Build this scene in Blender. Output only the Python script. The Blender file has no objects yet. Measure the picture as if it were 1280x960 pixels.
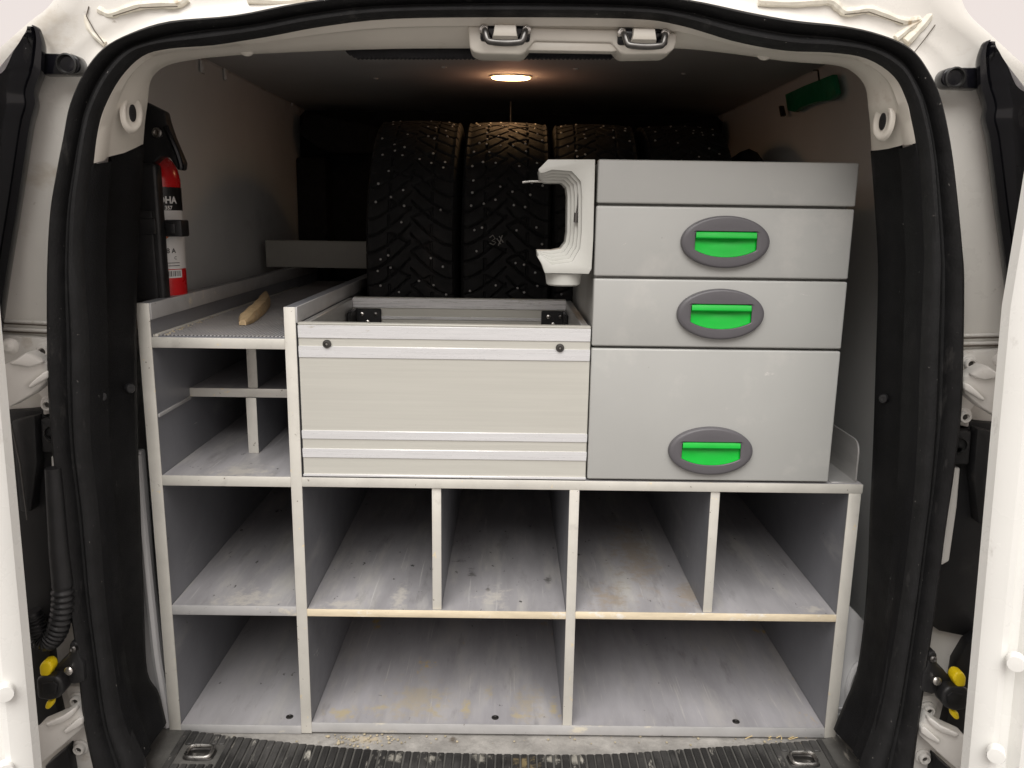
import bpy, bmesh, math, random
import numpy as np
from mathutils import Vector, Matrix
random.seed(7)
C = bpy.context.scene.collection
R = math.radians
sc = bpy.context.scene

# ------------------------------------------------------------------ camera
# the camera stands at the origin (eye height 1.5 m above the ground at z = -1.5)
FPX, PITCH, ROLL, YAW = 1018.96, .2041547, .0144412, .0051367
def cam_axes():
    cp, sp, cy, sy = math.cos(PITCH), math.sin(PITCH), math.cos(YAW), math.sin(YAW)
    f = Vector((sy*cp, cy*cp, -sp)); r = Vector((cy, -sy, 0)); u = r.cross(f)
    c, s = math.cos(ROLL), math.sin(ROLL)
    return f, r*c+u*s, u*c-r*s
FW, RT, UP = cam_axes()
cam = bpy.data.cameras.new('camera'); cam.sensor_width = 36; cam.lens = FPX/1280*36
cam.clip_start = .02; cam.clip_end = 500
cam_o = bpy.data.objects.new('camera', cam); C.objects.link(cam_o)
m3 = Matrix((RT, UP, -FW)).transposed()
cam_o.matrix_world = m3.to_4x4()
sc.camera = cam_o
def at(px, py, Y=None, Z=None):
    """measured place of a point of the photograph on the plane Y (or at height Z)"""
    d = FW*FPX + RT*(px-640) - UP*(py-480)
    k = Y/d.y if Y is not None else Z/d.z
    return d*k

# ------------------------------------------------------------------ world, sun, exposure
w = bpy.data.worlds.new('World'); sc.world = w; w.use_nodes = True
nt = w.node_tree; nt.nodes.clear()
wo = nt.nodes.new('ShaderNodeOutputWorld'); bg = nt.nodes.new('ShaderNodeBackground')
sky = nt.nodes.new('ShaderNodeTexSky'); sky.sky_type = 'NISHITA'; sky.sun_disc = False
SUN_EL, SUN_AZ = R(52), R(188)
sky.sun_elevation = SUN_EL; sky.sun_rotation = SUN_AZ
cl = nt.nodes.new('ShaderNodeMix'); cl.data_type = 'RGBA'
tc = nt.nodes.new('ShaderNodeTexCoord'); nz = nt.nodes.new('ShaderNodeTexNoise')
nz.inputs['Scale'].default_value = 2.0; nz.inputs['Detail'].default_value = 4
mr = nt.nodes.new('ShaderNodeMapRange')
mr.inputs[1].default_value = .2; mr.inputs[2].default_value = .6; mr.inputs[3].default_value = .86; mr.inputs[4].default_value = .97
nt.links.new(tc.outputs['Generated'], nz.inputs['Vector']); nt.links.new(nz.outputs['Fac'], mr.inputs[0])
nt.links.new(mr.outputs[0], cl.inputs[0]); nt.links.new(sky.outputs[0], cl.inputs[6])
cl.inputs[7].default_value = (5.6, 4.95, 4.6, 1)
nt.links.new(cl.outputs[2], bg.inputs[0]); bg.inputs[1].default_value = .105
nt.links.new(bg.outputs[0], wo.inputs[0])
sl = bpy.data.lights.new('sun', 'SUN'); sl.energy = 2.2; sl.angle = R(50); sl.color = (1, .985, .955)
so = bpy.data.objects.new('sun', sl); C.objects.link(so)
sd = Vector((math.sin(SUN_AZ)*math.cos(SUN_EL), math.cos(SUN_AZ)*math.cos(SUN_EL), math.sin(SUN_EL)))
so.rotation_euler = sd.to_track_quat('Z', 'Y').to_euler()
vs = sc.view_settings; vs.view_transform = 'Standard'; vs.look = 'None'; vs.gamma = 1; vs.use_curve_mapping = False
vs.exposure = .6

# ------------------------------------------------------------------ materials
def mat(name, col, rough=.5, metal=0, var=.12, vscale=9, vst=(1,1,1), bump=0, bscale=80, bst=(1,1,1), spots=(), coat=0, spec=.5, rvar=.1):
    m = bpy.data.materials.new(name); m.use_nodes = True
    t = m.node_tree; N = t.nodes.new; L = t.links.new
    b = t.nodes['Principled BSDF']
    b.inputs['Metallic'].default_value = metal
    b.inputs['Coat Weight'].default_value = coat; b.inputs['Coat Roughness'].default_value = .06
    b.inputs['Specular IOR Level'].default_value = spec
    co = N('ShaderNodeTexCoord')
    def noise(scale, st, detail=5, ro=.6):
        mp = N('ShaderNodeMapping'); mp.inputs['Scale'].default_value = st
        L(co.outputs['Object'], mp.inputs['Vector'])
        n = N('ShaderNodeTexNoise'); n.inputs['Scale'].default_value = scale
        n.inputs['Detail'].default_value = detail; n.inputs['Roughness'].default_value = ro
        L(mp.outputs[0], n.inputs['Vector']); return n.outputs['Fac']
    def rng(src, a, bb, c, d):
        r = N('ShaderNodeMapRange'); L(src, r.inputs[0])
        for i, v in enumerate((a, bb, c, d)): r.inputs[i+1].default_value = v
        return r.outputs[0]
    n1 = noise(vscale, vst)
    mx = N('ShaderNodeMix'); mx.data_type = 'RGBA'
    mx.inputs[6].default_value = (*[c*(1-var) for c in col], 1)
    mx.inputs[7].default_value = (*[min(1, c*(1+var)) for c in col], 1)
    L(rng(n1, .3, .7, 0, 1), mx.inputs[0])
    out = mx.outputs[2]
    for (sc_, s_scale, lo, hi, s_st) in spots:
        f = rng(noise(s_scale, s_st, 6, .65), lo, hi, 0, 1)
        m2 = N('ShaderNodeMix'); m2.data_type = 'RGBA'
        L(f, m2.inputs[0]); L(out, m2.inputs[6]); m2.inputs[7].default_value = (*sc_, 1)
        out = m2.outputs[2]
    L(out, b.inputs['Base Color'])
    L(rng(noise(vscale*2.3, vst), .3, .7, max(.02, rough-rvar), min(1, rough+rvar)), b.inputs['Roughness'])
    if bump:
        bp = N('ShaderNodeBump'); bp.inputs['Strength'].default_value = bump; bp.inputs['Distance'].default_value = .002
        L(noise(bscale, bst, 6, .6), bp.inputs['Height']); L(bp.outputs[0], b.inputs['Normal'])
    return m
DUST = (.45, .43, .40)
M = dict(
 white_paint=mat('white_paint', (.77,.745,.695), .32, var=.05, vscale=5, coat=.3, bump=.06, bscale=25, spots=[((.50,.43,.33), 7, .60, .82, (1,1,1.6)), ((.30,.25,.19), 38, 0.650, 0.750, (1,1,1))]),
 door_paint=mat('door_paint', (.80,.795,.76), .3, var=.03, vscale=4, coat=.4, bump=.05, bscale=20, spots=[((.5,.48,.44), 30, 0.650, 0.800, (1,1,.5))]),
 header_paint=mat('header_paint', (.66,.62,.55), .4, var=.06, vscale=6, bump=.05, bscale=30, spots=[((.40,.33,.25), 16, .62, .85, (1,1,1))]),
 latch_plastic=mat('latch_plastic', (.60,.565,.50), .45, var=.05, bump=.1, bscale=300),
 sealant=mat('sealant', (.74,.70,.60), .5, var=.12, vscale=30, bump=.2, bscale=90, spots=[((.36,.25,.13), 35, .57, .72, (1,1,1))]),
 crack=mat('crack', (.10,.08,.06), .8),
 rubber=mat('rubber', (.011,.011,.0115), .62, var=.3, vscale=30, bump=.35, bscale=260, spots=[((.07,.067,.064), 45, .60, .85, (1,1,.35)), ((.34,.32,.30), 170, 0.685, 0.720, (1,1,.6))], spec=.28),
 trim=mat('trim', (.0065,.0065,.007), .55, var=.25, vscale=12, bump=.5, bscale=420, spots=[((.024,.0235,.023), 14, .60, .9, (1,1,.6)), ((.35,.34,.33), 90, 0.710, 0.740, (1,1.2,.5))], spec=.15),
 black_plastic=mat('black_plastic', (.014,.014,.015), .45, var=.25, vscale=30, bump=.1, bscale=200, spots=[((.05,.047,.043), 40, .6, .9, (1,1,1))]),
 gloss_black=mat('gloss_black', (.005,.005,.007), .14, var=.2, spec=.35, rvar=.05, spots=[((.05,.048,.045), 22, .62, .95, (1,1,.4)), ((.5,.5,.5), 120, 0.720, 0.740, (1,1,1))]),
 cavity=mat('cavity', (.007,.007,.008), .5, var=.3, spots=[((.03,.03,.028), 30, .55, .9, (1,1,1))]),
 lining=mat('lining', (.78,.78,.76), .55, var=.06, vscale=3, bump=.05, bscale=40, spots=[((.25,.24,.23), 4, .58, .9, (1,.5,1)), ((.58,.57,.55), 90, 0.700, 0.730, (1,1,1))]),
 headliner=mat('headliner', (.60,.60,.59), .75, var=.07, vscale=4, bump=.1, bscale=120, spots=[((.5,.48,.45), 60, 0.690, 0.730, (.6,1,1))]),
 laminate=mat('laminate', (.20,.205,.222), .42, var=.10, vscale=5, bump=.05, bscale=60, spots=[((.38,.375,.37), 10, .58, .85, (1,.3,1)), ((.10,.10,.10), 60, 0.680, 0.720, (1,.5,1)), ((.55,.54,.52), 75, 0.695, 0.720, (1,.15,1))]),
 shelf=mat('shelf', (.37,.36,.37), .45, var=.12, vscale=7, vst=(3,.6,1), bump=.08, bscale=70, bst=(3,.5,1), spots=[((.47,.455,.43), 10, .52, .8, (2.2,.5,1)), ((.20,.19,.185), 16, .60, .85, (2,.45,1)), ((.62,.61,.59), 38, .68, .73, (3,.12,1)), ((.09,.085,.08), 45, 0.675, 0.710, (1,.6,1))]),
 shelf_stained=mat('shelf_stained', (.35,.34,.355), .5, var=.14, vscale=8, vst=(3,.6,1), bump=.1, bscale=70, bst=(3,.5,1), spots=[((.45,.43,.41), 10, .50, .8, (2.2,.5,1)), ((.17,.16,.155), 14, .60, .85, (2,.45,1)), ((.52,.38,.16), 9, .645, .70, (1.7,1,1)), ((.53,.51,.48), 42, .62, .72, (4,.10,1)), ((.09,.085,.08), 45, 0.675, 0.710, (1,.6,1))]),
 shelf_worn=mat('shelf_worn', (.36,.35,.362), .45, var=.16, vscale=7, vst=(3,.6,1), bump=.1, bscale=70, bst=(3,.5,1), spots=[((.50,.485,.455), 9, .50, .72, (2.4,.45,1)), ((.17,.16,.155), 12, .58, .80, (2,.45,1)), ((.56,.55,.535), 40, .63, .72, (4,.10,1)), ((.05,.048,.045), 42, .66, .69, (1.4,.8,1))]),
 ribbed_deck=mat('ribbed_deck', (.40,.39,.39), .5, var=.12, vscale=10, spots=[((.52,.49,.44), 25, .55, .8, (1,1,1))]),
 edge_alu=mat('edge_alu', (.68,.66,.60), .42, .25, var=.08, vscale=14, vst=(1,1,1), bump=.06, bscale=90, spots=[((.42,.40,.36), 22, .60, .85, (1,1,1)), ((.16,.13,.10), 90, .655, .69, (1,1,1)), ((.80,.70,.50), 48, .635, .66, (1,1,1))]),
 edge_wood=mat('edge_wood', (.71,.61,.44), .65, var=.16, vscale=20, vst=(.6,1,3), bump=.5, bscale=60, spots=[((.78,.75,.68), 22, .56, .62, (.6,1,1)), ((.30,.19,.09), 60, .68, .75, (.7,1,1))]),
 edge_dull=mat('edge_dull', (.46,.455,.45), .45, .2, var=.1, vscale=14, bump=.08, bscale=90, spots=[((.66,.62,.52), 20, .60, .68, (.6,1,1)), ((.14,.12,.10), 80, 0.660, 0.710, (1,1,1))]),
 alu_board=mat('alu_board', (.600,.590,.535), .38, .25, var=.045, vscale=10, vst=(.25,1,14), bump=.08, bscale=60, bst=(.15,1,14), spots=[((.76,.74,.68), 30, .66, .74, (.12,1,6)), ((.55,.52,.46), 26, .66, .75, (.1,1,8))]),
 alu_rib=mat('alu_rib', (.76,.76,.765), .30, .3, var=.05, vscale=12, vst=(.4,1,10), bump=.05, bscale=60, bst=(.15,1,14), spots=[((.62,.60,.56), 70, 0.650, 0.700, (.5,1,1))]),
 alu_dark=mat('alu_dark', (.45,.445,.435), .4, .5, var=.08, vscale=10, vst=(.3,1,10)),
 cabinet=mat('cabinet', (.435,.437,.418), .42, .05, var=.035, vscale=5, bump=.03, bscale=500, spots=[((.58,.565,.53), 6, .55, .85, (1,1,1)), ((.62,.60,.57), 34, 0.685, 0.710, (.5,1,2)), ((.30,.29,.27), 55, 0.700, 0.730, (1.4,1,.8))]),
 cabinet_dark=mat('cabinet_dark', (.10,.10,.10), .6),
 handle_grey=mat('handle_grey', (.105,.10,.108), .42, var=.05, bump=.1, bscale=500),
 green=mat('green', (.001,.43,.035), .38, var=.08, vscale=20, spec=.3),
 holder=mat('holder', (.57,.57,.53), .42, var=.05, bump=.05, bscale=200, spots=[((.40,.38,.34), 28, .64, .85, (1,1,1))]),
 steel=mat('steel', (.55,.53,.50), .3, 1, var=.15, vscale=30, spots=[((.20,.16,.12), 50, .6, .8, (1,1,1))]),
 dark_steel=mat('dark_steel', (.12,.115,.11), .35, .9, var=.2, vscale=40),
 hinge_paint=mat('hinge_paint', (.70,.68,.64), .38, var=.06, coat=.2, spots=[((.42,.36,.28), 30, .62, .85, (1,1,1))]),
 grey_panel=mat('grey_panel', (.55,.55,.55), .4, .2, var=.06, vscale=6),
 tyre=mat('tyre', (.011,.011,.0113), .75, var=.25, vscale=25, bump=.5, bscale=140, bst=(1,1,1), spots=[((.035,.03,.027), 12, .55, .85, (1,1,1))], spec=.28),
 stud=mat('stud', (.48,.47,.46), .45, .3),
 chalk=mat('chalk', (.30,.29,.27), .9),
 red=mat('red', (.62,.012,.015), .28, var=.05, coat=.3),
 label_black=mat('label_black', (.012,.012,.012), .35),
 label_white=mat('label_white', (.75,.74,.72), .4, var=.03),
 label_red=mat('label_red', (.70,.03,.03), .4), label_orange=mat('label_orange', (.75,.19,.05), .4),
 ink=mat('ink', (.03,.03,.03), .5),
 yellow=mat('yellow', (.95,.70,.01), .35, var=.05),
 green_case=mat('green_case', (.005,.20,.085), .4, var=.15, vscale=25),
 wood=mat('wood', (.60,.44,.25), .7, var=.18, vscale=30, vst=(8,1,1), bump=.6, bscale=60, bst=(8,1,1), spots=[((.34,.22,.10), 26, .58, .78, (5,1,1)), ((.75,.62,.42), 25, .6, .75, (4,1,1))]),
 crumb=mat('crumb', (.42,.36,.25), .9, var=.4, vscale=90),
 straw=mat('straw', (.62,.47,.22), .8, var=.25, vscale=60),
 board=mat('board', (.36,.355,.32), .6, var=.08),
 fabric=mat('fabric', (.010,.010,.012), .85, var=.3, vscale=20, bump=.5, bscale=150),
 sill_rib=mat('sill_rib', (.026,.025,.024), .55, var=.35, vscale=14, bump=.5, bscale=220, spots=[((.13,.125,.12), 8, .50, .8, (1,.5,1)), ((.45,.43,.38), 34, .60, .70, (1.6,.5,1)), ((.36,.27,.14), 6, .66, .76, (1,1,1))]),
 sill_mat=mat('sill_mat', (.10,.097,.09), .55, var=.3, vscale=20, bump=.4, bscale=220, spots=[((.16,.15,.14), 9, .52, .8, (1.3,.5,1)), ((.42,.39,.34), 26, .63, .70, (2,.5,1)), ((.40,.28,.13), 7, 0.650, 0.730, (1,1,1))]),
 floor=mat('floor', (.30,.285,.265), .8, var=.2, vscale=30, bump=.8, bscale=180, spots=[((.46,.44,.41), 20, .5, .75, (1,1,1)), ((.10,.08,.06), 14, .63, .74, (1,1,1)), ((.55,.42,.22), 22, .68, .76, (1,1,1))]),
 asphalt=mat('asphalt', (.16,.155,.15), .85, var=.2, vscale=6, bump=.8, bscale=120),
)
# worn tan patches on the bottom shelf (places in the rack's own coordinates)
def stains(m, pts, col):
    t = m.node_tree; N = t.nodes.new; L = t.links.new; b = t.nodes['Principled BSDF']
    src = b.inputs['Base Color'].links[0].from_socket
    co = N('ShaderNodeTexCoord'); nz = N('ShaderNodeTexNoise'); nz.inputs['Scale'].default_value = 60; nz.inputs['Detail'].default_value = 8; nz.inputs['Roughness'].default_value = .7
    L(co.outputs['Object'], nz.inputs['Vector'])
    acc = None
    for x, y, rx, ry in pts:
        mp = N('ShaderNodeMapping'); mp.inputs['Location'].default_value = (-x/rx, -y/ry, 0); mp.inputs['Scale'].default_value = (1/rx, 1/ry, 0)
        L(co.outputs['Object'], mp.inputs['Vector'])
        ln = N('ShaderNodeVectorMath'); ln.operation = 'LENGTH'; L(mp.outputs[0], ln.inputs[0])
        ad = N('ShaderNodeMath'); ad.operation = 'MULTIPLY_ADD'; L(nz.outputs['Fac'], ad.inputs[0]); ad.inputs[1].default_value = 3.4; L(ln.outputs['Value'], ad.inputs[2])
        r = N('ShaderNodeMapRange'); L(ad.outputs[0], r.inputs[0])
        for i, v in enumerate((1.75, 2.35, .75, 0)): r.inputs[i+1].default_value = v
        if acc is None: acc = r.outputs[0]
        else:
            mx = N('ShaderNodeMath'); mx.operation = 'MAXIMUM'; L(acc, mx.inputs[0]); L(r.outputs[0], mx.inputs[1]); acc = mx.outputs[0]
    m2 = N('ShaderNodeMix'); m2.data_type = 'RGBA'; L(acc, m2.inputs[0]); L(src, m2.inputs[6]); m2.inputs[7].default_value = (*col, 1)
    L(m2.outputs[2], b.inputs['Base Color'])
def floor_pt(px, py, rx, ry, z=-.8905):
    p = at(px, py, Z=z); return (p.x, p.y-1.30, rx, ry)
stains(M['shelf_stained'], [floor_pt(547,882,.022,.05), floor_pt(583,884,.016,.04), floor_pt(690,884,.014,.05), floor_pt(612,866,.014,.03), floor_pt(430,892,.05,.03), floor_pt(476,884,.04,.02), floor_pt(650,895,.03,.012)], (.46,.38,.22))
stains(M['shelf_worn'], [floor_pt(790,690,.075,.30,-.671), floor_pt(760,750,.05,.10,-.671), floor_pt(860,745,.05,.08,-.671)], (.36,.30,.235))
stains(M['shelf_worn'], [floor_pt(430,755,.06,.03,-.671), floor_pt(620,745,.04,.06,-.671), floor_pt(1020,762,.03,.02,-.671), floor_pt(500,745,.02,.08,-.671), floor_pt(300,590,.08,.06,-.433)], (.55,.52,.47))
stains(M['shelf_worn'], [floor_pt(590,715,.012,.03,-.671), floor_pt(610,735,.014,.02,-.671), floor_pt(685,725,.010,.03,-.671), floor_pt(575,700,.02,.015,-.671)], (.07,.065,.06))
stains(M['shelf_stained'], [floor_pt(520,875,.10,.10), floor_pt(660,880,.05,.09)], (.40,.35,.27))
stains(M['floor'], [(at(455,925,Z=-.914).x, at(455,925,Z=-.914).y-1.14, .05, .02)], (.52,.43,.29))
stains(M['sill_rib'], [(at(655,955,Z=-.905).x, at(655,955,Z=-.905).y-1.14, .028, .03)], (.26,.20,.10))
stains(M['sill_rib'], [(at(x,948,Z=-.905).x, at(x,948,Z=-.905).y-1.14, .024, .02) for x in (492,540,600,690,720)], (.40,.38,.33))
lens = bpy.data.materials.new('lamp_glow'); lens.use_nodes = True
lb = lens.node_tree.nodes['Principled BSDF']
lb.inputs['Base Color'].default_value = (.9,.8,.6,1); lb.inputs['Emission Color'].default_value = (1,.62,.25,1); lb.inputs['Emission Strength'].default_value = 11

# ------------------------------------------------------------------ mesh helpers
WL = {}                                                    # object name -> world place of its origin
def wloc(o): return WL.get(o.name, Vector((0,0,0))) if o else Vector((0,0,0))
def obj(name, bm, m, parent=None, smooth=40, origin=None, **props):
    base = wloc(parent)
    org = Vector(origin) if origin is not None else base
    if isinstance(bm, bpy.types.Mesh): me = bm
    else:
        me = bpy.data.meshes.new(name); bmesh.ops.translate(bm, verts=bm.verts, vec=-org)
        bm.to_mesh(me); bm.free()
    if smooth:
        me.polygons.foreach_set('use_smooth', [True]*len(me.polygons)); me.set_sharp_from_angle(angle=R(smooth))
    me.materials.clear(); me.materials.append(M[m] if isinstance(m, str) else m)
    o = bpy.data.objects.new(name, me); C.objects.link(o)
    if parent: o.parent = parent
    o.location = org-base; WL[o.name] = org
    for k, v in props.items(): o[k] = v
    return o
def thing(name, label, cat, loc, group=None):
    o = bpy.data.objects.new(name, None); C.objects.link(o); o.location = loc; o.empty_display_size = .1
    WL[o.name] = Vector(loc); o['label'] = label; o['category'] = cat
    if group: o['group'] = group
    return o
def nb(): return bmesh.new()
def box(bm, x0, x1, y0, y1, z0, z1, bev=0, seg=2):
    t = bmesh.new()
    vs_ = [t.verts.new((x, y, z)) for x in (x0,x1) for y in (y0,y1) for z in (z0,z1)]
    for f in ((0,1,3,2),(4,6,7,5),(0,4,5,1),(2,3,7,6),(0,2,6,4),(1,5,7,3)): t.faces.new([vs_[i] for i in f])
    if bev: bmesh.ops.bevel(t, geom=t.edges[:], offset=bev, segments=seg, affect='EDGES', profile=.5)
    merge(bm, t); return bm
def merge(bm, t, mx=None):
    me = bpy.data.meshes.new('tmp')
    if mx is not None: t.transform(mx)
    t.to_mesh(me); t.free(); bm.from_mesh(me); bpy.data.meshes.remove(me)
def grid(bm, rows, closed_u=False, closed_v=False):
    """rows of points -> quad sheet"""
    V = [[bm.verts.new(p) for p in r] for r in rows]
    nu, nv = len(V), len(V[0])
    for i in range(nu if closed_u else nu-1):
        for j in range(nv if closed_v else nv-1):
            a, b_, c, d = V[i][j], V[(i+1)%nu][j], V[(i+1)%nu][(j+1)%nv], V[i][(j+1)%nv]
            try: bm.faces.new((a, b_, c, d))
            except ValueError: pass
    return V
def tube(bm, pts, r, n=8, closed=False, caps=True, rz=None):
    pts = [Vector(p) for p in pts]; rows = []; N_ = len(pts); ref = None
    for i, p in enumerate(pts):
        a = pts[(i-1) % N_] if (closed or i) else p; b_ = pts[(i+1) % N_] if (closed or i < N_-1) else p
        t = (b_-a).normalized()
        if ref is None: ref = Vector((0,0,1)) if abs(t.z) < .9 else Vector((1,0,0))
        u = t.cross(ref).normalized(); v = u.cross(t).normalized(); ref = v
        rr = r[i] if isinstance(r, (list, tuple)) else r
        rows.append([p+(u*math.cos(2*math.pi*k/n)+v*math.sin(2*math.pi*k/n))*rr for k in range(n)])
    V = grid(bm, rows, closed, True)
    if caps and not closed:
        bm.faces.new(V[0][::-1]); bm.faces.new(V[-1])
    return bm
def prism(bm, poly, d, bev=0, seg=2):
    """poly: world points (planar outline facing the camera), extruded by the vector d"""
    t = bmesh.new(); d = Vector(d); n = len(poly)
    a = [t.verts.new(p) for p in poly]; b_ = [t.verts.new(Vector(p)+d) for p in poly]
    t.faces.new(a); t.faces.new(b_[::-1])
    for i in range(n): t.faces.new((a[i], b_[i], b_[(i+1)%n], a[(i+1)%n]))
    bmesh.ops.recalc_face_normals(t, faces=t.faces)
    if bev:
        fe = [e for e in t.edges if len(e.link_faces) == 2 and e.calc_face_angle(0) > R(25)]
        bmesh.ops.bevel(t, geom=fe, offset=bev, segments=seg, affect='EDGES', profile=.5)
    merge(bm, t); return bm
def lathe(bm, prof, axis_o, axis=(0,0,1), n=20):
    """prof: (radius, along) pairs round an axis"""
    ax = Vector(axis).normalized(); u = ax.orthogonal().normalized(); v = ax.cross(u); o = Vector(axis_o)
    rows = [[o+ax*h+(u*math.cos(2*math.pi*k/n)+v*math.sin(2*math.pi*k/n))*max(r, 1e-5) for k in range(n)] for r, h in prof]
    V = grid(bm, rows, False, True)
    if prof[0][0] > 1e-4: bm.faces.new(V[0][::-1])
    if prof[-1][0] > 1e-4: bm.faces.new(V[-1])
    bmesh.ops.recalc_face_normals(bm, faces=bm.faces); return bm
def cr(P, sub=4):
    """Catmull-Rom through the points"""
    P = [Vector(p) for p in P]; out = []
    for i in range(len(P)-1):
        a = P[i-1] if i else P[0]*2-P[1]; b_, c = P[i], P[i+1]; d = P[i+2] if i+2 < len(P) else P[-1]*2-P[-2]
        for k in range(sub):
            t = k/sub
            out.append(.5*((2*b_)+(c-a)*t+(2*a-5*b_+4*c-d)*t*t+(3*b_-a-3*c+d)*t**3))
    out.append(P[-1]); return out
def bolt(bm, p, r, ax=(0,-1,0), h=.006):
    lathe(bm, [(0,-.002),(r,-.002),(r,h*.5),(r*.92,h*.8),(r*.62,h),(r*.55,h),(r*.5,h*.45),(0,h*.4)], p, ax, 16)
def mir(p): return Vector((-p[0], p[1], p[2]))

# ------------------------------------------------------------------ ground
bm = nb(); grid(bm, [[(-60,-60,-1.5),(-60,80,-1.5)],[(60,-60,-1.5),(60,80,-1.5)]]); bmesh.ops.reverse_faces(bm, faces=bm.faces)
obj('ground', bm, 'asphalt', kind='structure')

# ------------------------------------------------------------------ VAN
van = thing('cargo_van', 'white cargo van seen from behind with both rear doors open', 'van', (0,1.14,-1.5))
S = 1.14; OP = 1.27
ST = [((121,960),(175,956),(206,906)),((109,895),(152,900),(196,868)),((101,815),(140,830),(182,842)),((91,741),(130,751),(178,774)),
 ((80.6,640),(121,639),(173,640)),((71,560),(112,560),(170,562)),((65.5,488),(110,488),(168,454)),((64,421),(109,421),(168,374)),
 ((65,340),(104,340),(171,290)),((69,269),(106,262),(175,225)),((77,220),(113,205),(177.5,180)),((86,175),(119,165),(180,150)),
 ((94,134),(128,134),(183,128)),((111,94),(148,97),(187,100)),((134,64),(175,70),(202,84)),((168,44),(208,60),(228,76)),
 ((215,28),(262,55),(275,70)),((296,21),(330,45),(335,66)),((380,5),(400,32),(430,62)),((470,-5),(490,22),(520,60)),
 ((640,-9),(640,20),(640,60)),((790,-5),(790,22),(770,61)),((860,2),(850,30),(850,60)),((930,16),(917,49),(920,67)),
 ((985,26),(984,61),(984,76)),((1045,33),(1040,64),(1045,81)),((1092,44),(1085,72),(1068,90)),((1129,60),(1119,94),(1083,108)),
 ((1152,87),(1135,124),(1087,135)),((1169,124),(1141,145),(1089,155)),((1181,178),(1148,178),(1091,188)),((1189,235),(1152,218),(1095,240)),
 ((1197,310),(1157,310),(1100,319)),((1200,353),(1156,360),(1100,370)),((1199,461),(1152,461),(1098,440)),((1196,521),(1150,530),(1094,560)),
 ((1186,595),(1145,612),(1090,640)),((1177.5,650),(1138,673),(1087,720)),((1166,741),(1128,751),(1081,790)),((1150,858),(1112,850),(1072,845)),
 ((1144,905),(1100,905),(1058,880)),((1139,959),(1082,958),(1044,914))]
SUB = 4
so_ = cr([at(*s[0], Y=S) for s in ST], SUB); si_ = cr([at(*s[1], Y=S) for s in ST], SUB); 
def op_y(i):
    d = min(abs(i-12.5), abs(i-28)) if not 12.5 <= i <= 28 else 0
    return 1.20+min(.07, .02*d)
op_ = cr([at(*s[2], Y=op_y(i)) for i, s in enumerate(ST)], SUB)
# seal continues round the bottom below the sill
def bottom(P, z, x):
    a, b_ = P[-1], P[0]
    return cr([a, Vector((a.x*.985, S, a.z-(a.z-z)*.45)), Vector((x, S, z+.012)), Vector((x*.8, S, z)), Vector((0, S, z)), Vector((-x*.8, S, z)), Vector((-x, S, z+.012)), Vector((b_.x*.985, S, b_.z-(b_.z-z)*.45)), b_], 5)[1:-1]
so_all = so_ + bottom(so_, -.975, .53); si_all = si_ + bottom(si_, -.925, .50)
PROF = [(-.06,-.012),(-.02,.004),(.05,.012),(.15,.0165),(.26,.017),(.36,.013),(.43,.006),(.50,.007),(.57,.016),(.66,.024),(.77,.027),(.88,.022),(.97,.010),(1.0,-.004),(1.0,-.03)]
bm = nb()
rows = []
for a, b_ in zip(si_all, so_all): rows.append([a.lerp(b_, u)+Vector((0,-h,0)) for u, h in PROF])
grid(bm, rows, True, False); bmesh.ops.recalc_face_normals(bm, faces=bm.faces)
obj('door_seal', bm, 'rubber', van)
# reveal between seal and load space: white at the top, black trim on both pillars
def reveal(i0, i1, prof):
    bm = nb(); rows = []
    for k in range(i0*SUB, i1*SUB+1):
        a, b_ = si_[k], op_[k]; inw = Vector((-(a.x) , 0, -.33-a.z)); inw.normalize()
        rows.append([a.lerp(b_, u)+inw*h+Vector((0,dy,0)) for u, h, dy in prof])
    grid(bm, rows); bmesh.ops.recalc_face_normals(bm, faces=bm.faces); return bm
WP = [(-.04,-.004,.004),(.05,.001,0),(.22,.003,0),(.30,.0,0),(.36,0,0),(.6,.003,0),(.85,.002,0),(.97,.001,0),(1,0,.004),(1,-.02,.02)]
BP = [(-.04,-.002,.004),(.04,.003,-.002),(.18,.007,-.004),(.30,.009,-.002),(.37,-.006,.006),(.5,-.008,.006),(.75,-.002,0),(.93,.004,0),(1,.002,.004),(1.0,-.03,.03)]
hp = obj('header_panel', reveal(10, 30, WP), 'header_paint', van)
tl = obj('pillar_trim', reveal(0, 10, BP), 'trim', van); tr = obj('pillar_trim', reveal(30, 41, BP), 'trim', van)
# white outer flange strips between seal and pillar top, oval bosses with a dark hole
def on_reveal(i, u): k = int(i*SUB); return si_[k].lerp(op_[k], u)
for i, sgn in ((12.0, 1), (28.6, -1)):
    c = on_reveal(i, .62) - Vector((0,0,.012)); tY = (op_[int(i*SUB)]-si_[int(i*SUB)]).normalized(); n_ = Vector((0,0,1)).cross(tY)
    n_ = (n_ if n_.x*sgn > 0 else -n_).normalized(); c += n_*.005
    bm = nb(); rows = []
    for r_, h in ((1.0,-.006),(.95,-.002),(.86,.0),(.74,.0002),(.58,-.0022),(.30,-.0025),(.02,-.0026)):
        rows.append([c+tY*math.cos(a)*.019*r_+Vector((0,0,1))*math.sin(a)*.027*r_+n_*h for a in [2*math.pi*k/28 for k in range(28)]])
    grid(bm, rows, False, True); bmesh.ops.recalc_face_normals(bm, faces=bm.faces)
    obj('anchor_boss', bm, 'header_paint', hp)
    bm = nb(); rows = [[c+tY*math.cos(a)*.0055*r_+Vector((0,0,1))*math.sin(a)*.0105*r_+n_*h for a in [2*math.pi*k/18 for k in range(18)]] for r_, h in ((1.12,-.004),(1.1,-.0012),(.95,-.001),(.02,-.0012))]
    grid(bm, rows, False, True); bmesh.ops.recalc_face_normals(bm, faces=bm.faces); obj('anchor_hole', bm, 'black_plastic', hp)
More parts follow.
